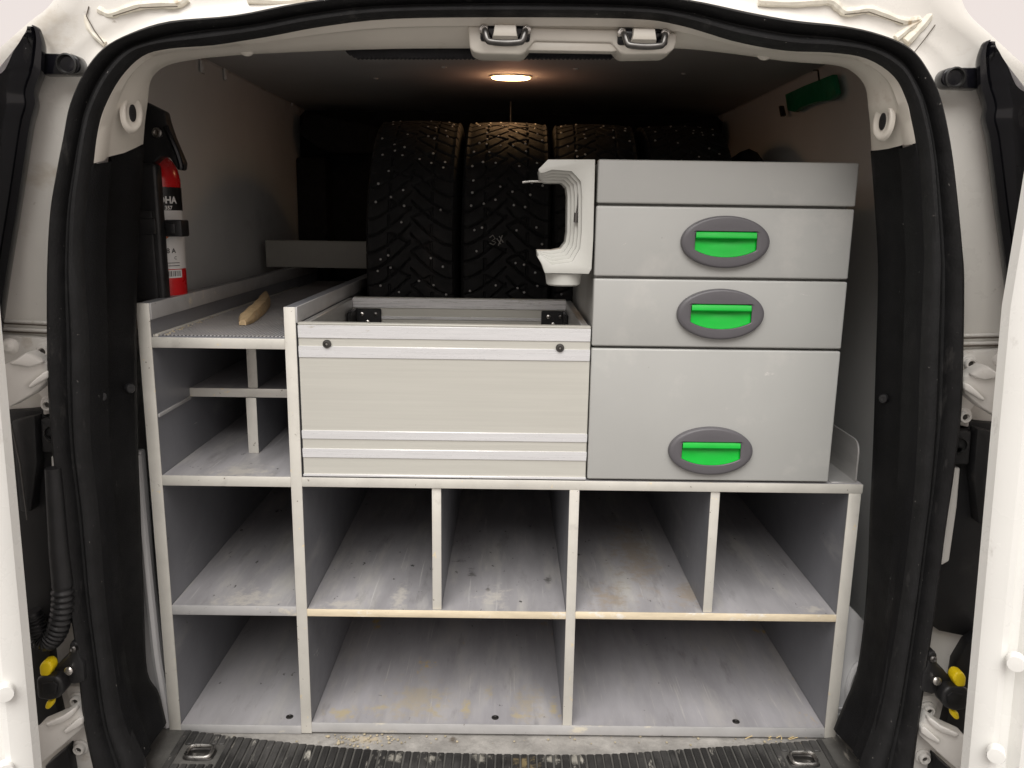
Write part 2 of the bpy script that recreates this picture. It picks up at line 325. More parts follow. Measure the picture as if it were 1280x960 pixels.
for px, py in ((125,495),(155,690),(161,485),(166,850)):
    for side in (0, 1):
        q = at(px, py, Y=1.17 if px < 140 else 1.245); q = mir(q) if side else q
        bm = nb(); lathe(bm, [(.0075,-.006),(.0075,.001),(.006,.003),(.003,.0035),(0,.0025)], q+Vector((.004*(1 if not side else -1),-.004,0)), (1 if not side else -1, -.9, 0), 14)
        obj('trim_clip', bm, 'black_plastic', tr if side else tl)
# slots and studs pressed into the header
for px, py, wd in ((221,64,.010),(265,61,.006),(1006,68,.008),(1036,72,.009)):
    q = at(px, py, Y=1.19); bm = nb(); box(bm, q.x-wd, q.x+wd, q.y-.004, q.y+.02, q.z-.003, q.z+.003, .001); obj('header_slot', bm, 'crack', hp)
for px, py in ((307,61),(957,66)):
    q = at(px, py, Y=1.185); bm = nb(); lathe(bm, [(.012,-.01),(.0115,.0),(.009,.003),(.004,.004),(0,.004)], q, (0,-.75,-.65), 20); obj('header_plug', bm, 'header_paint', hp)
# foam strip with scalloped lower edge
bm = nb(); x0 = at(432,60,Y=1.215); x1 = at(778,60,Y=1.215); top = []; low = []; n = 64
for k in range(n*4+1):
    t = k/(n*4); x = x0.x+(x1.x-x0.x)*t; e = min(1, t*26, (1-t)*26); z = x0.z-.0005+(x1.z-x0.z)*t
    top.append((x,1.215,z)); low.append((x,1.215,z-.004-.0075*e-.0016*abs(math.sin(math.pi*k/4))))
rowsf = [top, low]; grid(bm, rowsf); r_ = bmesh.ops.extrude_face_region(bm, geom=bm.faces[:]); bmesh.ops.translate(bm, verts=[v for v in r_['geom'] if isinstance(v, bmesh.types.BMVert)], vec=(0,.012,0))
bmesh.ops.recalc_face_normals(bm, faces=bm.faces); obj('foam_strip', bm, 'fabric', van)
# latch housing with two striker loops
LY = 1.158
lp = [(585,31),(587,60),(592,65),(601,67.5),(650,68.5),(656,66),(668,51),(764,53),(775,66),(781,68.5),(833,67.5),(842,62),(846,53),(846,41.5),(835,40),(775,37.5),(665,34.5),(600,31)]
bm = nb(); prism(bm, [at(x, y, Y=LY) for x, y in lp], (0,.05,0), .003, 3); lh = obj('latch_housing', bm, 'latch_plastic', van)
bm = nb(); prism(bm, [at(x, y, Y=LY+.004) for x, y in ((662,51),(770,53),(774,63),(764,64.5),(664,63),(655,63))], (0,.02,0), .002); obj('housing_lip', bm, 'latch_plastic', lh)
for (a, b_, y0, y1) in ((600,663,29.5,53),(772,835,34.5,57.5)):
    p, q = at(a, y0, Y=LY-.002), at(b_, y1, Y=LY-.002)
    bm = nb(); box(bm, p.x, q.x, LY-.003, LY+.012, q.z, p.z, .004); obj('latch_pocket', bm, 'gloss_black', lh)
    mxx = (p.x+q.x)/2; wt = (q.x-p.x)
    bm = nb(); rows = []
    for yy, zz, e in ((LY-.004,p.z-.0005,.21),(LY-.014,p.z-.004,.215),(LY-.017,p.z-.012,.23),(LY-.016,q.z+.005,.25),(LY-.008,q.z-.001,.25),(LY+.004,q.z-.001,.25)):
        rows.append([(mxx-wt*e,yy+.006,zz),(mxx-wt*e*.93,yy,zz),(mxx+wt*e*.93,yy,zz),(mxx+wt*e,yy+.006,zz)])
    grid(bm, rows); bmesh.ops.recalc_face_normals(bm, faces=bm.faces); obj('latch_tongue', bm, 'latch_plastic', lh)
    zt, zb = (p.z+q.z)/2+.002, q.z-.004; hw = wt*.40
    pts = cr([(mxx-hw,LY+.002,zt),(mxx-hw*.98,LY-.018,zt-.003),(mxx-hw*.85,LY-.025,zb+.002),(mxx-hw*.62,LY-.027,zb-.001),(mxx,LY-.027,zb-.002),(mxx+hw*.62,LY-.027,zb-.001),(mxx+hw*.85,LY-.025,zb+.002),(mxx+hw*.98,LY-.018,zt-.003),(mxx+hw,LY+.002,zt)], 5)
    bm = nb(); tube(bm, pts, .0042, 10); obj('striker', bm, 'dark_steel', lh)
    for s in (-1, 1):
        bm = nb(); bolt(bm, (mxx+s*hw*1.06, LY-.004, zt+.002), .006); obj('striker_bolt', bm, 'steel', lh)

# jamb round the opening
def jamb_outer():
    L = []
    key = {0:(-.77,-1.12),6:(-.77,-.25),8:(-.765,-.05),10:(-.745,.07),11:(-.735,.13),12:None}
    P = [(-.77,-1.12),(-.77,-1.0),(-.77,-.88),(-.77,-.7),(-.77,-.5),(-.77,-.38),(-.77,-.25),(-.77,-.15),(-.765,-.05),(-.758,.03),(-.745,.09),(-.735,.14)]
    P = [Vector((x,1.165,z)) for x, z in P]
    a, b_, c, d = at(-25,80,Y=1.165), at(8,50,Y=1.165), at(36,26,Y=1.165), at(66,-2,Y=1.165)
    P += [a, b_, c, d, Vector((-.57,1.165,.345)), Vector((-.46,1.165,.365)), Vector((-.33,1.165,.38)), Vector((-.18,1.165,.39)), Vector((0,1.165,.395))]
    Rr = [mir(p) for p in P]
    # right-hand stations: 21..41 mirror onto 20 left ones
    idx = [19,18,17,16,15.5,15,14,13,12,11,10,9,8,7,6,5.4,4.8,4,3,2,0]
    for k in idx:
        i = int(k); f = k-i; P.append(Rr[i].lerp(Rr[min(i+1,20)], f))
    return cr(P, SUB)
jo = jamb_outer()
bm = nb(); rows = []
JP = [(-.02,.01),(.0,.012),(.06,.024),(.16,.030),(.28,.031),(.36,.028),(.44,.026),(.60,.026),(.72,.020),(.86,.016),(.95,.018),(1,.03)]
for k, (a, b_) in enumerate(zip(so_, jo)):
    r_ = []
    for u, dy in JP:
        p = a.lerp(b_, u); p.y = S+dy; r_.append(p)
    e = b_.copy(); out = Vector((b_.x, 0, max(0, b_.z+.2))).normalized()
    for dy, g in ((.06,.012),(.10,.03),(.19,.07),(.5,.08),(2.9,.08)): r_.append(Vector((b_.x,S+dy,b_.z))+out*g)
    rows.append(r_)
grid(bm, rows); bmesh.ops.recalc_face_normals(bm, faces=bm.faces); jb = obj('rear_body', bm, 'white_paint', van)
# seam sealer and cracked joints on the upper jamb
def surf(px, py, y=1.1685): return at(px, py, Y=y)
for pts, r_ in ((((124,12),(133,17),(141,18),(157,12),(175,7),(200,5),(222,5),(234,-2)),.0045),
                (((104,-4),(106,10),(111,34),(120,46),(131,55)),.0032),
                (((948,2),(985,4),(1020,2),(1038,2),(1048,9),(1056,15),(1070,14),(1085,12),(1105,18),(1129,27),(1149,25)),.0045),
                (((1132,53),(1147,38),(1160,22),(1166,12)),.0055), (((1120,48),(1135,36),(1150,26)),.004),
                (((310,0),(360,2),(400,-3)),.004)):
    bm = nb(); P = cr([surf(*p) for p in pts], 6)
    tube(bm, P, [r_*1.25*(1+.12*math.sin(i*.9)*math.sin(i*.33)) for i in range(len(P))], 8); obj('sealant_bead', bm, 'sealant', jb)
for pts in (((111,8),(108,20),(118,38),(130,54)),((72,6),(80,14),(78,20),(90,18),(98,12)),((48,30),(56,25),(62,32)),((1143,65),(1155,50),(1169,31)),((1168,22),(1175,28),(1176,15),(1190,28),(1199,18)),((1197,32),(1203,40),(1212,36),(1222,42)),((141,20),(175,9.5),(222,8)),((1056,18),(1086,15),(1129,30))):
    bm = nb(); tube(bm, [surf(x, y, 1.1635) for x, y in pts], .0007, 5); obj('crack', bm, 'crack', jb)
for y0 in (401, 411):
    for s in (0, 1):
        a, b_ = at(4,y0,Y=1.158), at(66,y0+3,Y=1.158)
        if s: a, b_ = mir(a), mir(b_)
        bm = nb(); tube(bm, [a, b_], .0026, 8); obj('seam_bead', bm, 'hinge_paint', jb)
        bm = nb(); tube(bm, [a-Vector((0,.0015,.0035)), b_-Vector((0,.0015,.0035))], .0011, 6); obj('crack', bm, 'crack', jb)

# glossy black corner trims with their brackets
tin = [(43,31),(49,35),(53,45),(55,57),(54,80),(53,90),(48,104),(45,116),(46.5,128),(44,140),(39,160),(26,245),(17,300),(9,350),(4,385),(-2,430)]
for side in (0, 1):
    P = cr([at(x, y, Y=1.125) for x, y in tin], 3); rows = []
    for i, p in enumerate(P):
        t = i/(len(P)-1); tt = min(1, t*3.2); wv = .012+.12*math.sqrt(tt)
        rows.append([p+Vector((-.016,.035,0)), p+Vector((-.002,.006,0)), p+Vector((-.003,0,0)), p+Vector((-.010*tt-.003,-.002,-.001)), p+Vector((-.013*tt-.003,.004,-.001)), p+Vector((-.028*tt-.004,-.010,-.004*(1-t))), p+Vector((-.045*tt-.004,-.013,-.012*(1-t))), p+Vector((-.08*tt-.006,.0,-.03*(1-t))), p+Vector((-wv,.05,-.045*(1-t))), p+Vector((-wv-.01,.12,-.06*(1-t)))])
    if side: rows = [[mir(q) for q in r] for r in rows]
    bm = nb(); grid(bm, rows); bmesh.ops.recalc_face_normals(bm, faces=bm.faces); ct = obj('corner_trim', bm, 'gloss_black', van, smooth=50)
    c = at(84, 80, Y=1.138); q0 = at(50, 66, Y=1.138); q1 = at(50, 93, Y=1.138)
    pl = [q0]
    hgt = (q0.z-q1.z)/2*.96
    for k in range(13):
        a = math.pi/2-math.pi*k/12; pl.append(Vector((c.x+.004+hgt*math.cos(a), c.y, c.z+hgt*math.sin(a))))
    pl.append(q1)
    if side: pl = [mir(q) for q in pl][::-1]; c = mir(c)
    bm = nb(); prism(bm, pl, (0,.022,0), .003, 2); obj('trim_bracket', bm, 'gloss_black', ct)
    bm = nb(); lathe(bm, [(.0135,-.002),(.0135,.003),(.0115,.0035),(.0105,.001),(.009,-.001),(0,-.0012)], c, (0,-1,0), 20); obj('socket', bm, 'label_black', ct)

# opened rear doors: the hinge edge and the inner sheet with its pressed ridges
dprof = [(.740,1.085),(.690,1.05),(.652,1.02),(.632,1.003),(.635,.990),(.642,.982),(.655,.975),(.663,.975),(.668,.986),(.682,.984),(.690,.968),(.704,.959),(.716,.955),(.722,.962),(.740,.954),(.9,.86),(1.25,.66),(1.262,.69),(.9,.90),(.72,1.09)]
def dx(z, side): return (-.024 if side else -.006)+((-.1-z)*.047 if side else (-.1-z)*.022) if z < -.1 else (-.024 if side else -.006)+(z+.1)*(.03 if side else 0)
for side in (0, 1):
    rows = []
    for z in (-1.22,-1.2,-.95,-.75,-.5,-.3,-.1,.05,.27,.29):
        ins = .006 if z in (-1.22,.29) else 0
        rows.append([Vector(((x+dx(z,side))*(1 if side else -1), y, z)) for x, y in dprof])
    bm = nb(); V = grid(bm, rows, False, True); bm.faces.new(V[0]); bm.faces.new(V[-1][::-1]); bmesh.ops.recalc_face_normals(bm, faces=bm.faces)
    dr = obj('rear_door', bm, 'door_paint', van, smooth=28)
    for px, py in ((1270,830),(1245,945)) if side else ((6,868),(6,965)):
        q = at(px, py, Y=.957 if side else .965); sg = 1 if side else -1
        bm = nb(); lathe(bm, [(.0115,-.012),(.0115,.0),(.0105,.0016),(.004,.0020),(0,.0020)], q, (-.5*sg,-.85,0), 18); obj('plug', bm, 'door_paint', dr)

# hinges (drawn for the left side, mirrored for the right)
def hinge(plate, arm, gussets, bolts, side, ball=None):
    f = (lambda p: mir(p)) if side else (lambda p: p)
    xa, xb = min(p[0] for p in arm), max(p[0] for p in arm)
    dep = lambda x: 1.078+.046*min(1, max(0, (x-xa)/(xb-xa)))
    bm = nb(); prism(bm, [f(at(x, y, Y=1.147)) for x, y in plate], (0,.03,0), .002, 2); hg = obj('hinge', bm, 'hinge_paint', van)
    bm = nb(); prism(bm, [f(at(x, y, Y=dep(x))) for x, y in arm], (0,.026,0), .0022, 2); obj('hinge_arm', bm, 'hinge_paint', hg)
    for g, h in gussets:
        bm = nb(); prism(bm, [f(at(x, y, Y=dep(x)-h)) for x, y in g], (0,h+.006,0), .0028, 3); obj('hinge_gusset', bm, 'hinge_paint', hg, smooth=60)
    for x, y in bolts:
        c = f(at(x, y, Y=1.1455)); bm = nb(); lathe(bm, [(0,-.003),(.0125,-.003),(.0125,.0012),(.0115,.002),(.0092,.0022),(.0090,.0075),(.0078,.009),(.0052,.009),(.0046,.0045),(0,.004)], c, (0,-1,0), 20); hb_ = obj('hinge_bolt', bm, 'hinge_paint', hg)
        bm = nb(); lathe(bm, [(.0044,.0046),(.0044,.0052),(0,.0052)], c, (0,-1,0), 6); obj('hinge_socket', bm, 'dark_steel', hg)
    if ball:
        q = f(at(*ball, Y=1.09)); bm = nb(); lathe(bm, [(.0,-.012),(.008,-.010),(.011,-.004),(.011,.004),(.007,.010),(0,.012)], q, (.3,-1,.2), 16); obj('hinge_pin', bm, 'hinge_paint', hg)
for side in (0, 1):
    hinge([(-4,418),(64,424),(70,446),(70,516),(54,519),(52,497),(30,470),(-4,450)], [(4,456),(20,448),(33,440),(44,446),(54,453),(63,455),(63,474),(48,486),(38,494),(10,510)],
          [([(8,456),(20,449),(33,441),(43,447),(53,453),(46,457),(35,459.5),(22,457)], .007), ([(61,463),(61,472),(50,478),(35,487),(34,482),(44,473),(54,465)], .007)], [(56.5,438.5),(62,505)], side, (13,433))
    hinge([(82,858),(109,858),(114,880),(118,915),(123,962),(96,964),(88,936),(82,915),(88,890)], [(46,909),(65,901),(78,895),(93,884),(99,886),(108,894),(106,908),(94,918),(83,928),(48,957)],
          [([(54,906),(66,901),(79,895),(93,885),(96,889),(88,898),(76,905),(60,910)], .006), ([(104,897),(104,905),(96,911),(80,919),(79,914),(90,905),(98,898)], .007)], [(97,874),(101,934)], side)

# dark recess behind the lamp, wiring, door check
for side in (0, 1):
    f = (lambda p: mir(p)) if side else (lambda p: p)
    bm = nb(); prism(bm, [f(at(x, y, Y=1.150)) for x, y in ((-10,515),(52,512),(54,520),(76,521),(84,600),(92,700),(96,768),(84,776),(50,782),(-10,770))], (0,.05,0), .002); rc = obj('lamp_recess', bm, 'cavity', van)
    bm = nb(); prism(bm, [f(at(x, y, Y=1.128)) for x, y in ((14,526),(43,520),(46,580),(38,640),(25,640))], (0,.022,0), .003); obj('recess_block', bm, 'black_plastic', rc)
    bm = nb(); prism(bm, [f(at(x, y, Y=1.134)) for x, y in ((50,524),(72,524),(77,566),(52,566))], (0,.016,0), .003); obj('recess_block', bm, 'black_plastic', rc)
    c = f(at(66,542,Y=1.133)); bm = nb(); lathe(bm, [(.013,-.002),(.013,.002),(.011,.0025),(.010,-.001),(0,-.001)], c, (0,-1,0), 18); obj('grommet', bm, 'label_black', rc)
    bm = nb(); tube(bm, [f(at(14,530,Y=1.12)), f(at(25,580,Y=1.12)), f(at(34,650,Y=1.122))], .0012, 6); obj('wire', bm, 'dark_steel', rc)
    bm = nb(); prism(bm, [f(at(x, y, Y=1.140)) for x, y in ((63,570),(80,570),(88,640),(92,686),(84,694),(74,688),(66,620))], (0,.02,0), .003, 3)
    pl = obj('inner_plate', bm, 'hinge_paint', rc)
    # door check: black body, arm and yellow stops
    bm = nb(); prism(bm, [f(at(x, y, Y=1.095)) for x, y in ((44,850),(50,846),(70,846),(77,852),(79,864),(74,873),(62,877),(46,874))], (0,.03,0), .005, 3); dc = obj('door_check', bm, 'black_plastic', van)
    bm = nb(); prism(bm, [f(at(x, y, Y=1.092)) for x, y in ((52,855),(66,852),(72,857),(70,867),(54,870))], (0,.004,0), .0015); obj('check_cover', bm, 'cavity', dc)
    bm = nb(); prism(bm, [f(at(x, y, Y=1.112)) for x, y in ((66,838),(76,826),(85,819),(86,805),(90,802),(97,803),(99,820),(104,830),(106,852),(92,857),(80,852))], (0,.025,0), .004, 2); obj('check_bracket', bm, 'black_plastic', dc)
    c = f(at(87,838,Y=1.108)); bm = nb(); lathe(bm, [(.0065,-.004),(.0065,.004),(.004,.006),(0,.006)], c, (0,-1,.2), 14); obj('check_bolt', bm, 'steel', dc)
    c = f(at(92,811,Y=1.108)); bm = nb(); lathe(bm, [(.005,-.004),(.005,.003),(.003,.005),(0,.004)], c, (0,-1,.2), 14); obj('check_bolt', bm, 'dark_steel', dc)
    bm = nb(); prism(bm, [f(at(x, y, Y=1.098)) for x, y in ((48,834),(52,828),(60,827),(64,832),(65,838),(62,842),(60,847),(49,846))], (0,.02,0), .004, 3); obj('stop', bm, 'yellow', dc)
    bm = nb(); prism(bm, [f(at(x, y, Y=1.100)) for x, y in ((57,878),(66,876),(65,883),(60,888),(55,886))], (0,.012,0), .003, 2); obj('stop', bm, 'yellow', dc)
    bm = nb(); prism(bm, [f(at(x, y, Y=1.128)) for x, y in ((30,776),(48,790),(62,815),(70,880),(74,897),(53,905),(30,915))], (0,.02,0), .002); obj('check_slot', bm, 'cavity', dc)
    bm = nb(); prism(bm, [f(at(x, y, Y=1.128)) for x, y in ((56,958),(84,934),(92,985),(60,1005))], (0,.02,0), .002); obj('lower_gap', bm, 'cavity', rc)
# corrugated conduit on the left
P = cr([at(x, y, Y=1.112) for x, y in ((66,585),(68,610),(71,650),(74,690),(78,730),(78,760),(72,786),(62,800),(50,796),(43,780),(38,765))], 16)
bm = nb(); rad = []
for i, p in enumerate(P):
    t = i/(len(P)-1); base = .0145 if t > .40 else .0105+.004*t/.40
    rad.append(base*(1+(.15*math.sin(i*2*math.pi/4.0+.7) if t > .41 else 0)) if t < .97 else base)
tube(bm, P, rad, 14); obj('wiring_conduit', bm, 'black_plastic', van, smooth=60)

# load space lining
WX, CZ, YB = .676, .325, 2.78
bm = nb()
for s in (-1, 1):
    pass
def wall(s):
    bm = nb(); rows = []
    for z, o_ in ((-.93,0),(-.5,.004),(-.2,.006),(.05,.004),(.2,.002),(CZ+.010,-.002)):
        rows.append([(s*(WX+o_), y, z) for y in (1.345,1.6,2.0,2.4,2.72)])
    grid(bm, rows); bmesh.ops.recalc_face_normals(bm, faces=bm.faces)
    for v in bm.faces: pass
    r_ = bmesh.ops.extrude_face_region(bm, geom=bm.faces[:]); bmesh.ops.translate(bm, verts=[v for v in r_['geom'] if isinstance(v, bmesh.types.BMVert)], vec=(s*.012,0,0))
    bmesh.ops.recalc_face_normals(bm, faces=bm.faces); return bm
wl = obj('wall_lining', wall(-1), 'lining', van); wr = obj('wall_lining', wall(1), 'lining', van)
bm = nb(); box(bm, -.672,.672,1.215,YB,CZ,CZ+.012,.003); hl = obj('headliner', bm, 'headliner', van)
for px, py in ((253,84),(282,94),(365,128)):
    d = FW*FPX+RT*(px-640)-UP*(py-480); p = d*(-(WX-.006)/d.x)
    bm = nb(); box(bm, p.x-.001, p.x+.003, p.y-.012, p.y+.012, p.z-.012, p.z+.014, .001)
    box(bm, p.x-.001, p.x+.005, p.y-.008, p.y+.008, p.z-.008, p.z+.004, .001); obj('lining_clip', bm, 'lining', wl)
for px, py in ((555,84),(720,86),(855,92),(470,98)):
    p = at(px, py, Z=CZ-.0005); bm = nb(); lathe(bm, [(.007,-.004),(.006,.001),(.003,.0025),(0,.0025)], p, (0,0,-1), 12); obj('lining_clip', bm, 'lining', hl)
bm = nb(); box(bm, -.9,.9,YB,YB+.02,-.95,.40,0); obj('dark_cab_sheet', bm, 'fabric', van)  # black sheet added as a stand-in for the dark cab beyond
for s in (-1, 1):
    bm = nb(); poly = [at(x, y, Y=2.60) for x, y in ((381,139),(470,158),(470,192),(418,192),(398,186),(373,166))]
    if s == 1: poly = [mir(p) for p in poly][::-1]
    prism(bm, poly, (0,.1,0), .01, 2); obj('cab_cover', bm, 'fabric', van)
    bm = nb(); box(bm, *( (-.68,-.585) if s < 0 else (.585,.68) ), 2.66, 2.76, -.5, .17, .01); obj('cab_pillar', bm, 'fabric', van)
# floor, dusty strip and ribbed sill
bm = nb(); box(bm, -.668,.668,1.2,2.78,-.935,-.914); obj('cargo_floor', bm, 'floor', van)
edge = [(206,908),(241,913),(303,921),(420,933),(520,939),(640,942),(753,942),(880,934),(1011,925),(1044,917)]
E_ = [at(x, y, Z=-.9065) for x, y in edge]; Ec = cr(E_, 6)
bm = nb(); rows = [[Vector((p.x, p.y, -.9135)), Vector((p.x, p.y-.0012, -.9078)), Vector((p.x*1.004, p.y-.004, -.9070)), Vector((p.x*1.02, (p.y+1.13)/2, -.907)), Vector((p.x*1.05, 1.13, -.9085)), Vector((p.x*1.05,1.122,-.918)), Vector((p.x*1.05,1.12,-.94))] for p in Ec]
grid(bm, rows); bmesh.ops.recalc_face_normals(bm, faces=bm.faces); sm = obj('sill_mat', bm, 'sill_mat', van, smooth=30)
def edge_y(x):
    for a, b_ in zip(Ec, Ec[1:]):
        if a.x <= x <= b_.x: return a.y+(b_.y-a.y)*(x-a.x)/max(1e-6, b_.x-a.x)
    return 1.29
bm = nb(); x = -.56
while x < .57:
    ye = edge_y(x)-.003; wv = .0058 if int(x*1000) % 3 else .0050
    for y0, y1 in (((1.126, ye),) if abs(abs(x)-.515) > .034 else ((1.126,1.206),(1.258,ye))):
        if y1 > y0+.004: box(bm, x-wv, x+wv, y0, y1, -.908, -.9042, .0012, 1)
    x += .0142
obj('sill_ribs', bm, 'sill_rib', sm)
for cx in (-.516,.513):
    cy = 1.232; pts = []
    for k in range(32):
        a = 2*math.pi*k/32; ca, sa = math.cos(a), math.sin(a)
        pts.append(Vector((cx+.021*math.copysign(abs(ca)**.5, ca), cy+.0135*math.copysign(abs(sa)**.5, sa), -.9005+.002*sa)))
    bm = nb(); rr = []
    for s_, z in ((1.25,-.9055),(1.2,-.9035),(1.02,-.9035),(.95,-.9058)): rr.append([Vector((cx+(p.x-cx)*s_, cy+(p.y-cy)*s_, z)) for p in pts])
    V = grid(bm, rr, False, True); bm.faces.new(V[-1]); bmesh.ops.recalc_face_normals(bm, faces=bm.faces); td = obj('tie_down', bm, 'dark_steel', van)
    bm = nb(); tube(bm, pts, .0032, 8, closed=True); obj('tie_down_ring', bm, 'steel', td)
# grey wheel arch covers beside the rack
bm = nb(); prism(bm, [Vector((x,1.312,z)) for x, z in ((-.70,-.41),(-.612,-.395),(-.612,-.62),(-.603,-.84),(-.600,-.912),(-.70,-.912))], (0,.02,0), .003)
tube(bm, cr([(-.618,1.31,-.40),(-.616,1.308,-.55),(-.613,1.308,-.70),(-.611,1.308,-.77),(-.604,1.308,-.86),(-.601,1.308,-.905)],4), .008, 8)
obj('wheel_arch_cover', bm, 'grey_panel', van)
bm = nb(); prism(bm, [at(x, y, Y=1.315) for x, y in ((1050,735),(1063,758),(1088,784),(1094,830),(1094,930),(1030,930),(1036,900),(1045,850))], (0,.02,0), .003)
tube(bm, cr([at(x, y, Y=1.309) for x, y in ((1080,826),(1068,838),(1061,858),(1060,880),(1054,905))],4), .006, 8)
for k in range(3):
    q = at(1052, 886+k*8, Y=1.31); box(bm, q.x-.008, q.x+.008, 1.309, 1.314, q.z-.002, q.z+.002, .001)
obj('wheel_arch_cover', bm, 'grey_panel', van)
# ceiling lamp
LP = at(638.5, 101.5, Z=CZ-.012)
bm = nb(); lathe(bm, [(.050,.012),(.050,.009),(.047,.0085),(.03,.0085)], LP, (0,0,1), 28); [setattr(v.co,'y',LP.y+(v.co.y-LP.y)*.62) for v in bm.verts]; cl_ = obj('ceiling_lamp', bm, 'latch_plastic', van)
bm = nb(); lathe(bm, [(.046,.009),(.046,.006),(.042,.0045),(.02,.0035),(0,.0033)], LP, (0,0,1), 28); [setattr(v.co,'y',LP.y+(v.co.y-LP.y)*.62) for v in bm.verts]; obj('lamp_lens', bm, lens, cl_)
pl_ = bpy.data.lights.new('lamp_light', 'POINT'); pl_.energy = .13; pl_.color = (1,.46,.28); pl_.shadow_soft_size = .03
po = bpy.data.objects.new('lamp_light', pl_); C.objects.link(po); po.location = LP-Vector((0,0,.03))

# ------------------------------------------------------------------ STORAGE RACK
F, YR = 1.30, 2.45
rack = thing('storage_rack', 'grey laminated storage rack with open compartments and pale edging inside the van', 'storage rack', (0,1.30,-.912))
def panel(name, x0, x1, z0, z1, m='laminate', e='edge_alu', y0=F, y1=YR, strip=True):
    bm = nb(); box(bm, x0, x1, y0+.003, y1, z0, z1); p = obj(name, bm, m, rack)
    if strip:
        bm = nb(); n = max(2, int(max(x1-x0, z1-z0)/.03))
        box(bm, x0-.0003, x1+.0003, y0, y0+.0028, z0-.0003, z1+.0003, .0009)
        obj('edge_strip', bm, e, p)
    return p
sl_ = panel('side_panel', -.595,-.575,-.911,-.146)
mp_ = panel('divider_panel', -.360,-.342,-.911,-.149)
panel('side_panel', .575,.595,-.909,-.4495)
panel('shelf', -.3415,.597,-.449,-.4335, 'shelf')
panel('shelf', -.5745,-.3605,-.450,-.433, 'shelf_worn')
panel('shelf', -.5745,-.3605,-.684,-.667, 'shelf_worn', 'edge_dull')
panel('shelf', -.3415,.1055,-.684,-.6715, 'shelf_worn', 'edge_wood')
panel('shelf', .1225,.5745,-.683,-.6705, 'shelf_worn', 'edge_wood')
panel('shelf', -.5745,-.3605,-.9125,-.897, 'shelf', 'edge_dull')
panel('shelf', -.3415,.5745,-.9085,-.8905, 'shelf_stained', 'edge_dull')
panel('divider_panel', -.125,-.110,-.671,-.4495, y0=F+.004)
panel('divider_panel', .106,.122,-.890,-.4495)
panel('divider_panel', .344,.359,-.670,-.4495, y0=F+.004)
dk = panel('deck', -.5745,-.3605,-.217,-.2005, 'shelf')
panel('shelf', -.5745,-.3605,-.329,-.3135, 'shelf', y0=1.44)
panel('divider_panel', -.470,-.453,-.313,-.2175, y0=1.445)
panel('divider_panel', -.472,-.454,-.4325,-.3295, y0=1.435)
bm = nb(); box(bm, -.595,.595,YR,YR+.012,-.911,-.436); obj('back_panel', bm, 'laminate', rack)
bm = nb(); box(bm, -.575,-.5715,F+.001,YR,-.172,-.1455,.0008); obj('lip_strip', bm, 'edge_dull', sl_)
bm = nb(); box(bm, -.342,-.3385,F+.001,YR,-.174,-.1485,.0008); obj('lip_strip', bm, 'edge_dull', mp_)
bm = nb(); box(bm, -.575,-.572,F+.004,1.44,-.334,-.328,.0008); obj('support_strip', bm, 'edge_dull', sl_)
bm = nb(); box(bm, -.5745,-.566,F+.006,2.2,-.2005,-.1965,.001); obj('angle_strip', bm, 'edge_alu', dk)
# ribbed covering of the deck
bm = nb(); box(bm, -.566,-.361,F+.006,2.4,-.2005,-.199); obj('groove_shade_base', bm, 'laminate', dk)  # darker sheet between the ribs puts the groove shade into the colour
bm = nb()
for i in range(33):
    x = -.564+i*.0062; box(bm, x, x+.0034, F+.007, 2.4, -.1992, -.1968, .0008, 1)
obj('ribbed_sheet', bm, 'ribbed_deck', dk, smooth=0)
# rounded side lip and flange beside the cabinet
zt = -.362; pl = [Vector((.588,1.312,-.4333))]
for k in range(9):
    a = math.pi-math.pi/2*k/8; pl.append(Vector((.588,1.312+.022+.022*math.cos(a), zt-.022+.022*math.sin(a))))
pl += [Vector((.588,2.2,zt)), Vector((.588,2.2,-.4333))]
bm = nb(); prism(bm, pl, (.003,0,0), .0008, 1); obj('side_lip', bm, 'alu_dark', rack)
bm = nb(); prism(bm, [Vector((.545,1.306,-.4332)),Vector((.5875,1.309,-.4332)),Vector((.5875,2.2,-.4332)),Vector((.54,2.2,-.4332))], (0,0,.002), .0005, 1); obj('flange', bm, 'alu_dark', rack)
for x, y in ((362,896),(619,897),(920,902)):
    q = at(x, y, Z=-.8965 if x < 400 else -.8900); bm = nb(); lathe(bm, [(.0065,-.001),(.0065,.001),(.005,.0018),(.0035,.0018),(.003,.0006),(0,.0006)], (q.x,q.y,-.8968 if x < 400 else -.8903), (0,0,1), 16); obj('floor_screw', bm, 'dark_steel', rack)

# ------------------------------------------------------------------ ALUMINIUM TRAY BOX
tray = thing('aluminium_box', 'open aluminium box with ribbed front board on the rack left of the drawers', 'box', (-.105,1.302,-.4333))
def plate(bm, x0, x1, y0, y1, z0, z1, b=.0012): box(bm, x0, x1, y0, y1, z0, z1, b, 1)
bm = nb(); plate(bm, -.3395,.1325,1.304,1.318,-.431,-.174); fb = obj('front_board', bm, 'alu_board', tray)
for z0, z1 in ((-.1985,-.1775),(-.2305,-.2115),(-.367,-.3525),(-.399,-.3835)):
    bm = nb(); plate(bm, -.3395,.1325,1.3022,1.3055,z0,z1,.0008); obj('board_rib', bm, 'alu_rib', fb)
bm = nb(); plate(bm, -.3395,.1325,1.3025,1.3185,-.1765,-.1735,.0008); obj('top_edge', bm, 'alu_board', fb)
bm = nb(); plate(bm, -.3395,.1325,1.3015,1.306,-.4315,-.4275,.0008); obj('bottom_edge', bm, 'alu_rib', fb)
